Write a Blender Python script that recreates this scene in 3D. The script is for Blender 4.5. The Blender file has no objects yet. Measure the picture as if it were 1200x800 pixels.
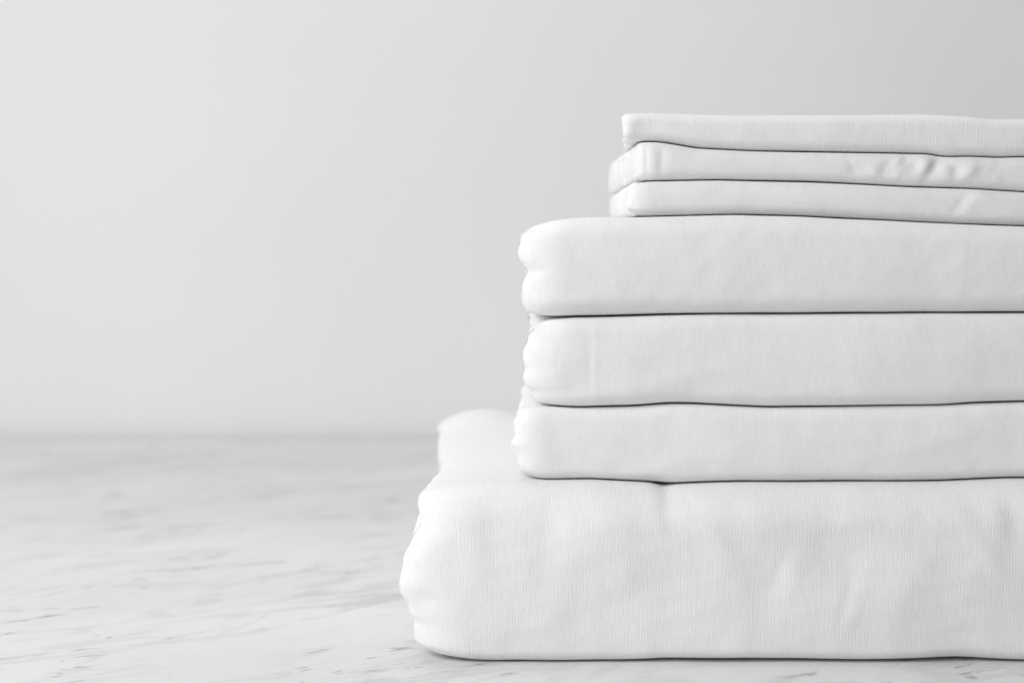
import bpy, math
import numpy as np

sc = bpy.context.scene
COL = sc.collection

# ---------------------------------------------------------------- camera
F_PX = 1767.0                      # focal length in photograph pixels (1200 wide)
PITCH = math.atan(110.0 / F_PX)    # horizon lies at photograph row 290
CT, ST = math.cos(PITCH), math.sin(PITCH)
YF0 = 0.620                        # distance of the stack's front, metres


def ray(px, py):
    u = (px - 600.0) / F_PX
    v = (400.0 - py) / F_PX
    return u, CT + v * ST, -ST + v * CT


_u, _dy, _dz = ray(700, 771.5)
CAM_H = -0.612 * _dz / _dy         # camera height above the tabletop


def at(px, py, Y):
    u, dy, dz = ray(np.asarray(px, float), np.asarray(py, float))
    return u * Y / dy, CAM_H + Y * dz / dy


cam = bpy.data.cameras.new("camera")
cam.sensor_width = 36.0
cam.lens = 36.0 * F_PX / 1200.0
cam.clip_start = 0.01
cam.clip_end = 50
cam.dof.use_dof = True
cam.dof.focus_distance = 0.628
cam.dof.aperture_fstop = 6.5
cam_o = bpy.data.objects.new("camera", cam)
cam_o.location = (0, 0, CAM_H)
cam_o.rotation_euler = (math.pi / 2 - PITCH, 0, 0)
COL.objects.link(cam_o)
sc.camera = cam_o

# ---------------------------------------------------------------- light
world = bpy.data.worlds.new("World")
sc.world = world
world.use_nodes = True
bg = world.node_tree.nodes["Background"]
bg.inputs[0].default_value = (1, 1, 1, 1)
bg.inputs[1].default_value = 0.25


def area(name, loc, target, sx, sy, power):
    l = bpy.data.lights.new(name, 'AREA')
    l.shape = 'RECTANGLE'
    l.size, l.size_y = sx, sy
    l.energy = power
    l.color = (1, 1, 1)
    o = bpy.data.objects.new(name, l)
    o.location = loc
    from mathutils import Vector
    d = Vector(target) - Vector(loc)
    o.rotation_euler = d.to_track_quat('-Z', 'Y').to_euler()
    COL.objects.link(o)
    return o


# soft daylight: window on the left; frontal and overhead lamps added to brighten wall
LAMPS = {
    "side_window": ((-0.78, 0.05, 0.56), (0.10, 0.34, 0.14), 0.6, 0.6, 5.8),
    "front_fill": ((-0.78, -0.30, 0.95), (0.15, 1.30, 0.20), 0.8, 0.8, 9.4),
    "overhead_fill": ((-0.05, 0.95, 1.40), (0.05, 1.25, 0.10), 1.3, 0.6, 5.0),
}
for _n, _a in LAMPS.items():
    area(_n, *_a)

sc.view_settings.view_transform = 'Standard'
sc.view_settings.look = 'None'
sc.view_settings.exposure = -0.04
sc.view_settings.gamma = 1.0
sc.render.engine = 'CYCLES'


# ---------------------------------------------------------------- materials
def new_mat(name):
    m = bpy.data.materials.new(name)
    m.use_nodes = True
    nt = m.node_tree
    return m, nt, nt.nodes["Principled BSDF"]


def node(nt, kind, **kw):
    n = nt.nodes.new(kind)
    for k, v in kw.items():
        if k in n.inputs.keys() and not hasattr(n, k):
            n.inputs[k].default_value = v
        else:
            setattr(n, k, v)
    return n


def math_node(nt, op, a, b=None):
    n = nt.nodes.new('ShaderNodeMath')
    n.operation = op
    for i, x in enumerate((a, b)):
        if x is None:
            continue
        if isinstance(x, (int, float)):
            n.inputs[i].default_value = x
        else:
            nt.links.new(x, n.inputs[i])
    return n.outputs[0]


def noise(nt, vec, scale_xyz, scale=1.0, detail=3.0, rough=0.55, rot=(0, 0, 0), distort=0.0):
    if any(rot):                       # turn first, stretch afterwards
        mr = nt.nodes.new('ShaderNodeMapping')
        mr.inputs['Rotation'].default_value = rot
        nt.links.new(vec, mr.inputs['Vector'])
        vec = mr.outputs[0]
    mp = nt.nodes.new('ShaderNodeMapping')
    mp.inputs['Scale'].default_value = scale_xyz
    nt.links.new(vec, mp.inputs['Vector'])
    n = nt.nodes.new('ShaderNodeTexNoise')
    n.inputs['Scale'].default_value = scale
    n.inputs['Detail'].default_value = detail
    n.inputs['Roughness'].default_value = rough
    n.inputs['Distortion'].default_value = distort
    nt.links.new(mp.outputs[0], n.inputs['Vector'])
    return n.outputs['Fac']


def ramp(nt, fac, lo, hi, v0=0.0, v1=1.0):
    n = nt.nodes.new('ShaderNodeMapRange')
    n.interpolation_type = 'SMOOTHSTEP'
    n.inputs['From Min'].default_value = lo
    n.inputs['From Max'].default_value = hi
    n.inputs['To Min'].default_value = v0
    n.inputs['To Max'].default_value = v1
    nt.links.new(fac, n.inputs['Value'])
    return n.outputs[0]


def cloth_material(name, kind, depth):
    """kind 'rib' = fine upright threads; 'twill' = slanting weave"""
    m, nt, p = new_mat(name)
    L = nt.links.new
    tc = nt.nodes.new('ShaderNodeTexCoord').outputs['UV']      # metres along / across the cloth
    sep = nt.nodes.new('ShaderNodeSeparateXYZ')
    L(tc, sep.inputs[0])
    U, V = sep.outputs[0], sep.outputs[1]
    wob = noise(nt, tc, (1, 1, 1), 160.0, 2.0)
    if kind == 'rib':
        ph = math_node(nt, 'ADD', U, math_node(nt, 'MULTIPLY', noise(nt, tc, (260, 30, 1), 1.0, 2.0), 0.0030))
        rib = math_node(nt, 'SINE', math_node(nt, 'MULTIPLY', ph, 2 * math.pi / 0.00122))
        amp = ramp(nt, noise(nt, tc, (420, 160, 1), 1.0, 2.0), 0.38, 0.66, 0.0, 0.42)
        upright = noise(nt, tc, (950, 260, 1), 1.0, 2.0, 0.6)
        cross = noise(nt, tc, (300, 1000, 1), 1.0, 1.0, 0.5)
        hgt = math_node(nt, 'ADD', math_node(nt, 'MULTIPLY', rib, amp), math_node(nt, 'MULTIPLY', upright, 0.9))
        hgt = math_node(nt, 'ADD', hgt, math_node(nt, 'MULTIPLY', cross, 0.5))
    else:
        slant = math_node(nt, 'ADD', U, math_node(nt, 'MULTIPLY', V, -0.55))
        slant = math_node(nt, 'ADD', slant, math_node(nt, 'MULTIPLY', wob, 0.0012))
        s = math_node(nt, 'SINE', math_node(nt, 'MULTIPLY', slant, 2 * math.pi / 0.00115))
        brk = noise(nt, tc, (520, 520, 1), 1.0, 2.0, 0.6)
        patch = ramp(nt, noise(nt, tc, (130, 130, 1), 1.0, 3.0), 0.36, 0.64, 0.1, 1.0)
        hgt = math_node(nt, 'ADD', math_node(nt, 'MULTIPLY', math_node(nt, 'MULTIPLY', s, 0.36), patch),
                        math_node(nt, 'MULTIPLY', brk, 0.7))
        thread = noise(nt, tc, (1100, 90, 1), 1.0, 1.0)
        hgt = math_node(nt, 'ADD', hgt, math_node(nt, 'MULTIPLY', thread, 0.12))
    b = nt.nodes.new('ShaderNodeBump')
    b.inputs['Strength'].default_value = 1.0
    b.inputs['Distance'].default_value = depth
    L(hgt, b.inputs['Height'])
    soft = noise(nt, tc, (38, 55, 1), 1.0, 3.0, 0.5)
    b2 = nt.nodes.new('ShaderNodeBump')
    b2.inputs['Strength'].default_value = 0.6
    b2.inputs['Distance'].default_value = 0.0011
    L(soft, b2.inputs['Height'])
    L(b2.outputs[0], b.inputs['Normal'])
    L(b.outputs[0], p.inputs['Normal'])
    # slubs: single threads a touch darker than the rest
    slub = ramp(nt, noise(nt, tc, (900, 120, 1), 1.0, 1.0), 0.25, 0.7, 0.82, 0.85)
    comb = nt.nodes.new('ShaderNodeCombineColor')
    for i in range(3):
        L(slub, comb.inputs[i])
    L(comb.outputs[0], p.inputs['Base Color'])
    p.inputs['Roughness'].default_value = 0.9
    p.inputs['Specular IOR Level'].default_value = 0.15
    p.inputs['Sheen Weight'].default_value = 0.12
    p.inputs['Sheen Roughness'].default_value = 0.5
    return m


M_RIB = cloth_material("white_ribbed_cotton", 'rib', 0.000075)
M_TWILL = cloth_material("white_twill_cotton", 'twill', 0.0001)


def table_material():
    m, nt, p = new_mat("whitewashed_plaster")
    L = nt.links.new
    tc = nt.nodes.new('ShaderNodeTexCoord').outputs['Object']
    rot = (0, 0, math.radians(-36))
    cloud = noise(nt, tc, (3.0, 7.0, 1), 1.0, 4.0, 0.6, rot)
    patch = ramp(nt, noise(nt, tc, (13, 34, 1), 1.0, 6.0, 0.68, rot, 0.9), 0.50, 0.66)
    streak = noise(nt, tc, (9, 40, 1), 1.0, 6.0, 0.64, (0, 0, math.radians(-30)), 1.1)
    veins = ramp(nt, streak, 0.54, 0.66)
    mask = ramp(nt, noise(nt, tc, (6, 9, 1), 1.0, 3.0, 0.5, rot), 0.44, 0.58)
    veins = math_node(nt, 'MULTIPLY', veins, mask)
    chip = noise(nt, tc, (36, 110, 1), 1.0, 5.0, 0.66, (0, 0, math.radians(-26)), 0.9)
    chips = math_node(nt, 'MULTIPLY', ramp(nt, chip, 0.59, 0.67),
                      ramp(nt, noise(nt, tc, (11, 15, 1), 1.0, 2.0, 0.5, rot), 0.45, 0.55))
    brush = noise(nt, tc, (60, 700, 1), 1.0, 3.0, 0.6, (0, 0, math.radians(-50)))
    base = ramp(nt, cloud, 0.3, 0.7, 0.70, 0.77)
    base = math_node(nt, 'SUBTRACT', base, math_node(nt, 'MULTIPLY', patch, 0.085))
    base = math_node(nt, 'SUBTRACT', base, math_node(nt, 'MULTIPLY', veins, 0.15))
    base = math_node(nt, 'SUBTRACT', base, math_node(nt, 'MULTIPLY', chips, 0.24))
    base = math_node(nt, 'ADD', base, math_node(nt, 'MULTIPLY', brush, 0.03))
    comb = nt.nodes.new('ShaderNodeCombineColor')
    for i in range(3):
        L(base, comb.inputs[i])
    L(comb.outputs[0], p.inputs['Base Color'])
    hgt = math_node(nt, 'ADD', math_node(nt, 'MULTIPLY', brush, 0.35),
                    math_node(nt, 'MULTIPLY', math_node(nt, 'ADD', veins, chips), -1.0))
    b = nt.nodes.new('ShaderNodeBump')
    b.inputs['Strength'].default_value = 0.8
    b.inputs['Distance'].default_value = 0.0005
    L(hgt, b.inputs['Height'])
    L(b.outputs[0], p.inputs['Normal'])
    p.inputs['Roughness'].default_value = 0.62
    p.inputs['Specular IOR Level'].default_value = 0.3
    return m


def wall_material():
    m, nt, p = new_mat("pale_grey_wall_paint")
    L = nt.links.new
    tc = nt.nodes.new('ShaderNodeTexCoord').outputs['Object']
    c = ramp(nt, noise(nt, tc, (2.2, 2.2, 2.2), 1.0, 4.0), 0.3, 0.7, 0.86, 0.89)
    comb = nt.nodes.new('ShaderNodeCombineColor')
    for i in range(3):
        L(c, comb.inputs[i])
    L(comb.outputs[0], p.inputs['Base Color'])
    b = nt.nodes.new('ShaderNodeBump')
    b.inputs['Strength'].default_value = 0.4
    b.inputs['Distance'].default_value = 0.0006
    L(noise(nt, tc, (90, 90, 90), 1.0, 3.0), b.inputs['Height'])
    L(b.outputs[0], p.inputs['Normal'])
    p.inputs['Roughness'].default_value = 0.8
    p.inputs['Specular IOR Level'].default_value = 0.2
    return m


# ---------------------------------------------------------------- setting
def link_mesh(name, verts, faces, mat, parent=None, uv=None, smooth=True):
    me = bpy.data.meshes.new(name)
    verts = np.asarray(verts, np.float32)
    faces = np.asarray(faces, np.int32)
    me.from_pydata(verts.tolist(), [], faces.tolist())
    if uv is not None:
        lay = me.uv_layers.new(name="cloth")
        idx = np.empty(len(me.loops), np.int32)
        me.loops.foreach_get('vertex_index', idx)
        lay.data.foreach_set('uv', np.asarray(uv, np.float32)[idx].ravel())
    if smooth:
        me.polygons.foreach_set('use_smooth', np.ones(len(me.polygons), bool))
    me.materials.append(mat)
    me.update()
    o = bpy.data.objects.new(name, me)
    COL.objects.link(o)
    if parent:
        o.parent = parent
    return o


def slab(name, x0, x1, y0, y1, z0, z1, mat, bevel=0.003):
    v = [(x, y, z) for z in (z0, z1) for y in (y0, y1) for x in (x0, x1)]
    f = [(0, 2, 3, 1), (4, 5, 7, 6), (0, 1, 5, 4), (2, 6, 7, 3), (0, 4, 6, 2), (1, 3, 7, 5)]
    o = link_mesh(name, v, f, mat, smooth=False)
    bv = o.modifiers.new("bevel", 'BEVEL')
    bv.width = bevel
    bv.segments = 3
    return o


_, dyw, dzw = ray(300, 512)
WALL_Y = -CAM_H * dyw / dzw
table = slab("tabletop", -1.0, 1.2, 0.20, WALL_Y - 0.011, -0.04, 0.0, table_material(), 0.004)
table['kind'] = 'structure'
wall = slab("wall", -1.6, 1.8, WALL_Y, WALL_Y + 0.1, -0.6, 1.6, wall_material())
wall['kind'] = 'structure'


# ---------------------------------------------------------------- folded linens
def field(seed, n, fmin, fmax):
    """smooth 2-D noise made of random sines, about -1..1; frequency in cycles per metre"""
    rng = np.random.default_rng(seed)
    f = np.exp(rng.uniform(math.log(fmin), math.log(fmax), n))
    a = rng.uniform(0, 2 * math.pi, n)
    ph = rng.uniform(0, 2 * math.pi, n)
    w = (f / fmin) ** -0.6
    w /= w.sum() ** 0.5 * 1.2

    def fn(x, y):
        r = 0
        for i in range(n):
            r = r + w[i] * np.sin(2 * math.pi * f[i] * (x * math.cos(a[i]) + y * math.sin(a[i])) + ph[i])
        return r
    return fn


def curve_px(points, Y):
    """photograph points -> smooth (x, z) function at depth Y"""
    p = np.array(points, float)
    X, Z = at(p[:, 0], p[:, 1], Y)
    xs = np.linspace(X[0], X[-1], 500)
    zs = np.interp(xs, X, Z)
    k = np.hanning(19)
    k /= k.sum()
    zs = np.convolve(np.pad(zs, 9, mode='edge'), k, 'valid')
    return lambda x: np.interp(x, xs, zs)


def edge_px(points, Y):
    p = np.array(sorted(points, key=lambda q: -q[1]), float)     # bottom to top
    X, Z = at(p[:, 0], p[:, 1], Y)
    zs = np.linspace(Z[0], Z[-1], 200)
    xs = np.interp(zs, Z, X)
    k = np.hanning(9)
    k /= k.sum()
    xs = np.convolve(np.pad(xs, 4, mode='edge'), k, 'valid')
    return (lambda z: np.interp(z, zs, xs)), float(xs.mean())


SEAM = {
 'top': [(725, 133), (760, 132), (860, 135), (960, 134.5), (1072, 133.5), (1130, 136), (1162, 139.5), (1200, 139), (1500, 141)],
 'A': [(725, 167), (752, 165.5), (775, 167), (817, 174), (881, 177), (1000, 179), (1085, 180.5), (1106, 184), (1136, 183.5), (1166, 185), (1200, 184), (1500, 186)],
 'B': [(725, 213), (775, 212), (839, 211), (945, 213), (1009, 216), (1064, 219), (1136, 221), (1200, 225), (1500, 228)],
 'C': [(700, 254), (745, 254), (788, 253), (860, 251.5), (924, 253), (1004, 256.5), (1115, 262), (1200, 265), (1500, 268)],
 'D': [(590, 374), (650, 372.5), (670, 371), (720, 370), (770, 368.6), (830, 367.6), (900, 367.5), (1049, 366.6), (1200, 366), (1500, 366)],
 'E': [(590, 476), (648, 476), (678, 476.8), (741, 475.4), (782, 472), (804, 472), (829, 473), (900, 476.7), (1006, 475), (1104, 474), (1138, 471.6), (1197, 470), (1500, 470)],
 'F': [(590, 562), (620, 562), (692, 561), (755, 564), (781, 566.5), (793, 566.5), (829, 565), (860, 564), (928, 564), (1100, 563), (1180, 560), (1200, 560), (1500, 561)],
 'G': [(450, 772), (574, 772), (698, 772), (800, 770), (872, 768), (900, 768.5), (960, 771), (1120, 771.8), (1500, 772)],
}


# depth at which each joint is seen: the front of the cloth above it
SEAM_Y = {'top': 0.634, 'A': 0.634, 'B': 0.633, 'C': 0.632, 'D': 0.624, 'E': 0.624, 'F': 0.623, 'G': 0.612}


def stations(W, dense_to):
    """distances from the left end: fine at the rounded end, even across the view, coarse past it"""
    a = 0.02 * np.linspace(0, 1, 34) ** 1.5
    b = np.arange(0.02, dense_to, 0.0011)[1:]
    c = np.linspace(dense_to, W, 22)
    return np.concatenate([a, b, c])


def build_linen(name, label, category, S, mat):
    Yf, Yb = S['front'], S['back']
    zb_f = curve_px(SEAM[S['bottom']], SEAM_Y[S['bottom']])
    zt_f = curve_px(SEAM[S['top']], SEAM_Y[S['top']])
    sil, XL = edge_px(S['edge'], Yf + S['plan'] * 0.6)
    W = S['right'] - XL
    hmid = float(zt_f(0.12) - zb_f(0.12))
    n = S['layers']
    t = hmid / (2 * n + S.get('slack', 0.3))
    root = bpy.data.objects.new(name, None)
    root.empty_display_size = 0.05
    root.location = (XL + W / 2, (Yf + Yb) / 2, float(zb_f(0.12)))
    root['label'] = label
    root['category'] = category
    root['group'] = "white linens folded and piled in one stack"
    COL.objects.link(root)
    O = np.array(root.location)
    rng = np.random.default_rng(S['seed'])
    broad = field(S['seed'] + 50, 14, 6, 28)
    fine = field(S['seed'] + 90, 16, 30, 110)
    frill = field(S['seed'] + 31, 12, 60, 170)
    wr = []
    for (px, py, sx, sy, ang, amp) in S.get('wrinkles', []):
        X, Z = at(px, py, Yf)
        k = Yf / F_PX
        wr.append((X, Z, sx * k, sy * k, math.radians(ang), amp * 0.001))

    def wrinkle(x, z):
        r = S.get('uneven', 0.0005) * broad(x, z * 1.3) + S.get('crumple', 0.00012) * fine(x, z)
        for (X, Z, sx, sy, a, amp) in wr:
            dx, dz = x - X, z - Z
            p = dx * math.cos(a) + dz * math.sin(a)
            q = -dx * math.sin(a) + dz * math.cos(a)
            r = r + amp * np.exp(-0.5 * ((p / sx) ** 2 + (q / sy) ** 2))
        return r

    st = stations(W - 0.02, 0.245 - XL)
    for L in range(n):
        outer = L == 0
        a0 = L * t * 1.0
        jit = 0.0 if outer or S.get('flush') else rng.uniform(0.2, 1.8) * S['ragged']
        en = field(S['seed'] * 7 + (0 if S.get('flush') else L), 10, *S.get('rag_freq', (18, 70)))
        tt = t * (S.get('tight', 0.95) if L < n - 1 else 0.99)
        # ring of (distance from end, inset) round the cloth's thickness
        xo = st if outer else st[::3]
        xi = st[::4]
        ang = np.linspace(-math.pi / 2, math.pi / 2, 9)[1:-1]
        rr = tt / 2
        d = np.concatenate([rr + xo, (W - rr) + rr * np.cos(ang) * 0.999,
                            (rr + xi)[::-1], rr - rr * np.cos(ang[::-1]) * S.get('endround', 1.0)])
        d = np.clip(d, 0, W)
        aa = np.concatenate([np.full(len(xo), a0), a0 + rr + rr * np.sin(ang),
                             np.full(len(xi), a0 + tt), a0 + rr + rr * np.sin(ang[::-1])])
        M = len(d)
        # samples along the fold: bottom (back to front), corner, face, corner, top
        nf = max(14, int(hmid / 0.0013)) if outer else 12
        nflat = 46 if outer else 22
        nc = 11 if outer else 6
        fl = (np.linspace(1, 0, nflat)) ** 1.7
        segs = [(0, f) for f in fl] + [(1, f) for f in np.linspace(0, 1, nc)[1:-1]] \
            + [(2, f) for f in np.linspace(0, 1, nf)] + [(3, f) for f in np.linspace(0, 1, nc)[1:-1]] \
            + [(4, f) for f in fl[::-1]]
        seg = np.array([s[0] for s in segs])[:, None]
        fr = np.array([s[1] for s in segs])[:, None]
        NS = len(segs)
        D, A = np.broadcast_to(d, (NS, M)), np.broadcast_to(aa, (NS, M))
        x = XL + jit + D
        zb, zt = zb_f(x), zt_f(x)
        lift = S.get('lift', 0.00012)
        zb = np.maximum(zb + lift, 0.0002)
        zt = zt - 0.00012
        for (px, sx, dip) in S.get('dips', []):
            X, _ = at(px, 400, Yf)
            zt = zt - dip * 0.001 * np.exp(-0.5 * ((x - X) / (sx * Yf / F_PX)) ** 2)
        h = zt - zb
        A = A * h / hmid
        rb = np.maximum(np.minimum(S.get('corner_b', S['corner']) - A, h / 2 - A), 0.0004)
        rt = np.maximum(np.minimum(S['corner'] - A, h / 2 - A), 0.0004)
        r = np.where(seg <= 1, rb, rt)
        cy = Yf + A + r
        pi2 = math.pi / 2
        y = np.where(seg == 0, cy + fr * (Yb - cy), np.where(seg == 4, cy + fr * (Yb - cy),
            np.where(seg == 1, cy - r * np.sin(fr * pi2), np.where(seg == 3, cy - r * np.cos(fr * pi2), Yf + A))))
        z = np.where(seg == 0, zb + A, np.where(seg == 4, zt - A,
            np.where(seg == 1, zb + A + r * (1 - np.cos(fr * pi2)),
            np.where(seg == 3, zt - A - r * (1 - np.sin(fr * pi2)),
                     zb + A + rb + fr * (h - 2 * A - rb - rt)))))
        zeta = np.clip((z - zb) / h, 0, 1)
        near = np.exp(-np.maximum(y - Yf, 0) / 0.03)
        y = y - S['bulge'] * (1 - (2 * zeta - 1) ** 2) * near
        # the cloths part a little along the front, so the joint falls into shade
        gap = np.where(zeta > 0.5, S.get('gap_top', 0.0003), S.get('gap_bottom', 0.0003))
        gap = gap * np.clip(0.8 + 0.6 * broad(x * 1.2, 0.1 + 0 * x), 0.2, 1.8)
        z = z + gap * (1 - 2 * zeta) * np.exp(-np.maximum(y - Yf, 0) / 0.022)
        # rounded left (and right, out of view) end
        R, Rz = S['plan'], S['roundz']
        pr = lambda q, RR: 1 - np.sqrt(np.clip(1 - np.clip(1 - q / RR, 0, 1) ** 2.3, 0, 1))
        pl, plz = pr(D, R), pr(D, Rz)
        prr = pr(W - D, 0.012)
        y = y + S['planin'] * (pl + prr) * near
        sq = np.clip(S['squash'] * (plz + prr), 0, 0.8)
        back = pr(np.clip(Yb - y, 0, 1), S.get('back_round', 0.012)) * 0.35
        zc = zb + S['anchor'] * h
        z = zc + (z - zc) * (1 - sq) * (1 - back)
        for (hx, hy, sx, sy, amp) in S.get('humps', []):
            z = z + amp * np.exp(-0.5 * (((x - hx) / sx) ** 2 + ((y - hy) / sy) ** 2)) * np.clip(zeta * 2 - 0.6, 0, 1)
        # uneven end
        e0 = (sil(z) - XL) * (S.get('lobes', 1.25) if outer or S.get('flush') else 0.4)
        side = 1 - np.exp(-np.maximum(y - Yf - 0.004, 0) / 0.02)
        e = e0 * (1 - 0.6 * side) + S['ragged'] * 0.8 * en(y, z * S.get('ragz', 1.5)) * (side if outer or S.get('flush') else 1.0)
        if outer:
            e = e + S.get('frill', 0.00035) * frill(z, y)
        x = x + e * np.exp(-D / S.get('lobe_reach', 0.016))
        if 'back_in' in S:
            x = x + S['back_in'] * pr(np.clip(Yb - y, 0, 1), 0.035) * np.exp(-D / 0.04)
        if 'waist' in S:
            wy, ws, wa = S['waist']
            x = x + wa * np.exp(-((y - wy) / ws) ** 2) * np.exp(-D / 0.03) * np.clip(zeta * 2.5 - 0.8, 0, 1)
        # creases in the front face, softly carried over the fold
        y = y - wrinkle(x, z) * np.exp(-np.maximum(y - Yf, 0) / 0.012) * np.clip(D / 0.006, 0.15, 1)
        # loose top of the uppermost piece or of an open corner
        if S.get('topwave'):
            z = z + S['topwave'] * broad(x + 0.3, y) * np.clip(zeta * 3 - 2, 0, 1) * (1 - near)
        x = x + S.get('skew', 0.0) * (y - Yf)
        z = np.maximum(z, 0.0002)
        P = np.stack([x, y, z], -1)
        ds = np.linalg.norm(np.diff(P[:, M // 4], axis=0), axis=1)
        v = np.concatenate([[0], np.cumsum(ds)])[:, None] + np.zeros((1, M)) + S['seed'] * 0.37
        uvx = x + S['seed'] * 0.21
        I = np.arange(NS * M).reshape(NS, M)
        J = np.roll(I, -1, axis=1)
        quads = np.stack([I[:-1], J[:-1], J[1:], I[1:]], -1).reshape(-1, 4)
        # close the two cut ends at the back with strips across the thickness
        faces = quads.tolist() + [I[0].tolist()[::-1], I[-1].tolist()]
        me = bpy.data.meshes.new("outer_fold" if outer else "inner_fold")
        me.from_pydata((P.reshape(-1, 3) - O).tolist(), [], faces)
        lay = me.uv_layers.new(name="cloth")
        idx = np.empty(len(me.loops), np.int32)
        me.loops.foreach_get('vertex_index', idx)
        uv = np.stack([uvx.ravel(), v.ravel()], -1).astype(np.float32)
        lay.data.foreach_set('uv', uv[idx].ravel())
        me.polygons.foreach_set('use_smooth', np.ones(len(me.polygons), bool))
        me.materials.append(mat)
        me.update()
        o = bpy.data.objects.new(me.name, me)
        COL.objects.link(o)
        o.parent = root
    if 'side_fold' in S:
        # the turned-in end: a strip of cloth down the left side, gathered into soft upright ridges
        ny, nz = 150, 15
        yy = np.linspace(Yf + 0.006, Yb - 0.006, ny)[:, None] + np.zeros((1, nz))
        zz = np.linspace(0, 1, nz)[None, :] + np.zeros((ny, 1))
        x0 = XL + S['skew'] * (yy - Yf)
        zlo, zhi = zb_f(x0 + 0.003) + 0.0003, zt_f(x0 + 0.003) - 0.0003
        ridge = field(S['seed'] * 13, 12, 22, 80)(yy, zz * 0.006)
        ends = np.clip((yy - Yf - 0.006) / 0.012, 0, 1) ** 0.5 * np.clip((Yb - 0.006 - yy) / 0.01, 0, 1) ** 0.5
        dome = np.sqrt(np.clip(1 - np.abs(2 * zz - 1) ** 2.6, 0, 1))
        xs = x0 + 0.0025 - (0.0022 + S['side_fold'] * ends + 0.0013 * ridge) * dome
        Pf = np.stack([xs, yy, zlo + zz * (zhi - zlo)], -1)
        Pb = Pf.copy()
        Pb[..., 0] = x0 + 0.0045
        V = np.concatenate([Pf.reshape(-1, 3), Pb.reshape(-1, 3)]) - O
        I = np.arange(ny * nz).reshape(ny, nz)
        q = np.stack([I[:-1, :-1], I[:-1, 1:], I[1:, 1:], I[1:, :-1]], -1).reshape(-1, 4)
        rim = np.concatenate([I[:, 0], I[-1, 1:], I[::-1, -1][1:], I[0, ::-1][1:-1]])
        rn = np.roll(rim, -1)
        k = ny * nz
        faces = np.concatenate([q, q[:, ::-1] + k, np.stack([rim, rn, rn + k, rim + k], -1)])
        uv = np.stack([np.tile(yy.ravel(), 2), np.tile((zz * 0.015).ravel(), 2)], -1)
        link_mesh("side_fold", V, faces, mat, root, uv)
    return root


DUVET = dict(front=0.604, back=0.868, bottom='G', top='F', right=0.355, layers=5, seed=3,
    corner=0.016, corner_b=0.005, bulge=0.002, plan=0.026, planin=0.012, roundz=0.036, squash=0.16, anchor=0.25, ragged=0.0016, gap_bottom=0.0013, lobes=1.2, lobe_reach=0.022, frill=0.0002, back_in=0.012, back_round=0.03, waist=(0.71, 0.07, 0.0075),
    uneven=0.0013, crumple=0.00018, lift=0.0,
    edge=[(512, 534), (498, 546), (491, 553), (484, 568), (481, 581), (484, 594), (489, 602), (491, 612), (481, 626),
          (470.6, 647.5), (470, 660), (466.5, 678), (470, 690), (477, 701), (479, 712), (485, 722), (485, 735), (486, 746.5), (503, 760), (524, 769)],
    dips=[(784, 8, 1.0)],
    humps=[(-0.022, 0.842, 0.024, 0.022, 0.007)],
    wrinkles=[(784, 567, 14, 8, 0, -1.6), (806, 586, 24, 6, -25, -0.5), (812, 576, 24, 6, -22, 0.4), (500, 612, 16, 7, -12, -1.2), (494, 702, 14, 6, 4, -1.0), (490, 655, 14, 14, 0, 0.5), (500, 580, 14, 10, 0, 0.5),
              (912, 672, 8, 20, -20, -0.55), (930, 668, 12, 24, -20, 0.5), (990, 705, 5, 22, -14, -0.4), (1000, 700, 12, 28, -14, 0.4), (860, 592, 46, 16, -8, 0.9), (960, 640, 60, 14, -24, -0.6),
              (1186, 612, 10, 24, 8, -0.7), (1168, 605, 12, 30, 25, 0.5), (1150, 640, 9, 40, 35, 0.6), (1000, 610, 40, 9, -14, 0.5),
              (960, 590, 50, 6, -10, -0.4), (640, 640, 16, 60, -12, -0.7), (560, 660, 14, 50, 8, 0.6), (700, 690, 50, 14, 30, 0.5),
              (845, 640, 12, 50, 25, 0.5), (1060, 690, 14, 50, -25, 0.5)])

S3 = dict(front=0.620, back=0.835, bottom='F', top='E', right=0.335, layers=4, seed=5, skew=0.03, frill=0.00015,
    corner=0.0048, bulge=0.0022, plan=0.014, planin=0.008, roundz=0.012, squash=0.16, anchor=0.45, ragged=0.0016,
    uneven=0.0005,
    edge=[(615, 466), (608, 473), (606.5, 484), (601, 493), (602, 501), (603, 508), (598, 518), (603, 526), (605, 532), (605, 541), (608, 550), (617, 559)],
    wrinkles=[(760, 550, 60, 7, 14, 0.5), (900, 545, 70, 8, -4, 0.4), (660, 520, 12, 30, 25, -0.3), (1080, 520, 60, 8, 12, 0.4)])

S2 = dict(front=0.619, back=0.838, bottom='E', top='D', right=0.328, layers=4, seed=8, skew=0.012,
    corner=0.0060, bulge=0.0026, plan=0.018, planin=0.010, roundz=0.015, squash=0.13, anchor=0.42, ragged=0.0016,
    uneven=0.0005,
    edge=[(631, 379), (619, 392), (619, 401), (614, 410), (613, 420), (616, 430), (612.5, 441), (615, 449), (622, 456), (626, 470), (640, 476)],
    wrinkles=[(697, 430, 2.4, 34, 0, 0.16), (691, 430, 3, 34, 0, -0.14), (655, 462, 18, 8, 15, -0.5),
              (760, 450, 60, 8, 12, 0.5), (950, 460, 90, 9, 3, 0.4)])

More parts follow.
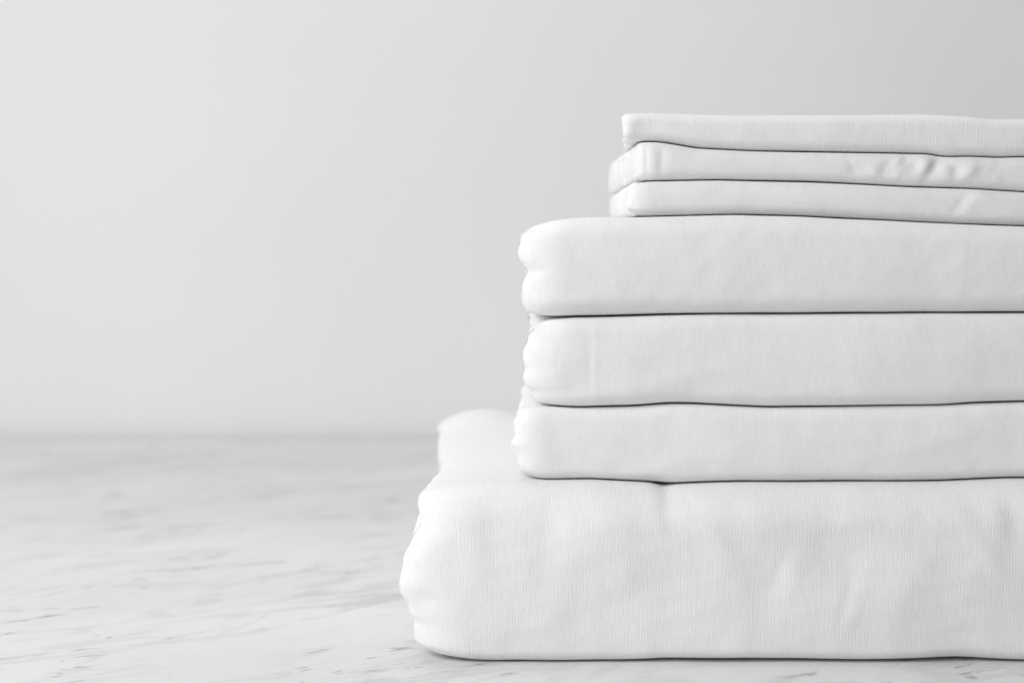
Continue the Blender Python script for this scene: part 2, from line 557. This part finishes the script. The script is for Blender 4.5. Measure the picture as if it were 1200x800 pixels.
S1 = dict(front=0.619, back=0.84, bottom='D', top='C', right=0.33, layers=4, seed=11, skew=0.008,
    corner=0.0075, bulge=0.0028, plan=0.019, planin=0.011, roundz=0.034, squash=0.19, anchor=0.28, ragged=0.0018,
    uneven=0.0005,
    edge=[(626, 268), (614, 273), (610, 280), (608, 290), (607, 298), (609, 305), (618, 318), (614, 328), (611, 338), (612, 352), (615, 364), (627, 378)],
    wrinkles=[(630, 335, 14, 5, -15, -0.5), (700, 350, 60, 9, 5, 0.4), (1125, 300, 3, 30, 0, 0.08), (900, 355, 80, 8, 2, 0.3)])

P3 = dict(front=0.628, back=0.80, bottom='C', top='B', right=0.30, layers=2, seed=14, skew=0.018, side_fold=0.0008, rag_freq=(18, 50), ragz=0.15, slack=0.02, tight=1.0, gap_top=0.0002, gap_bottom=0.0002, flush=True, endround=0.8,
    corner=0.0040, bulge=0.0016, plan=0.009, planin=0.006, roundz=0.012, squash=0.14, anchor=0.45, ragged=0.0010,
    uneven=0.0003,
    edge=[(741, 214), (736, 222), (734, 232), (733, 244), (740, 253)],
    wrinkles=[(1126, 238, 4, 13, -35, -0.5), (1137, 236, 7, 13, -35, 0.45), (1152, 230, 12, 6, -20, 0.4), (900, 235, 80, 6, -2, 0.3)])

_rng = np.random.default_rng(4)
_puck = []
for k in range(20):
    px = _rng.uniform(985, 1175)
    _puck.append((px, 199 + _rng.uniform(-9, 10), _rng.uniform(3, 6), _rng.uniform(6, 13), _rng.choice([-40, -25, 35]) + _rng.uniform(-15, 15),
                  (0.3 + 0.45 * math.exp(-((px - 1080) / 60) ** 2)) * (1 if k % 2 else -1)))
P2 = dict(front=0.629, back=0.80, bottom='B', top='A', right=0.30, layers=2, seed=17, skew=-0.006, side_fold=0.0008, rag_freq=(18, 50), ragz=0.15, slack=0.02, tight=1.0, gap_top=0.0002, gap_bottom=0.0002, flush=True, endround=0.8,
    corner=0.0040, bulge=0.0014, plan=0.008, planin=0.005, roundz=0.012, squash=0.10, anchor=0.5, ragged=0.0010,
    uneven=0.0003,
    edge=[(746, 166), (745, 175), (745, 190), (745, 205), (748, 212)],
    wrinkles=_puck + [(752.5, 190, 1.6, 26, 0, 0.5), (757, 190, 2.0, 26, 0, -0.4), (775, 187, 4, 10, 0, -0.6)])

P1 = dict(front=0.630, back=0.815, bottom='A', top='top', right=0.298, layers=2, seed=21, skew=0.085, rag_freq=(18, 50), ragz=0.15, slack=0.02, tight=1.0, gap_top=0.0002, gap_bottom=0.0002, flush=True, endround=0.8,
    corner=0.0042, bulge=0.0014, plan=0.005, planin=0.003, roundz=0.008, squash=0.10, anchor=0.5, ragged=0.0012,
    uneven=0.0004, topwave=0.0,
    edge=[(728, 134), (727, 140), (728, 150), (729, 160), (733, 167)],
    wrinkles=[(755, 152, 16, 6, 0, -0.6), (740, 140, 8, 6, 20, 0.4), (1140, 143, 40, 4, -8, 0.5)])

build_linen("folded_duvet_cover", "thick white folded duvet cover lying on the tabletop under the whole stack", "duvet cover", DUVET, M_RIB)
build_linen("folded_sheet", "white folded sheet lying directly on the thick duvet cover", "folded sheet", S3, M_TWILL)
build_linen("folded_sheet", "white folded sheet in the middle, between two other folded sheets", "folded sheet", S2, M_TWILL)
build_linen("folded_sheet", "plump white folded sheet lying directly under the thin pillowcases", "folded sheet", S1, M_TWILL)
build_linen("folded_pillowcase", "thin white folded pillowcase lying directly on the plump folded sheet", "pillowcase", P3, M_TWILL)
build_linen("folded_pillowcase", "thin white folded pillowcase with puckered front, between two other pillowcases", "pillowcase", P2, M_TWILL)
build_linen("folded_pillowcase", "thin white folded pillowcase on the very top of the stack", "pillowcase", P1, M_RIB)
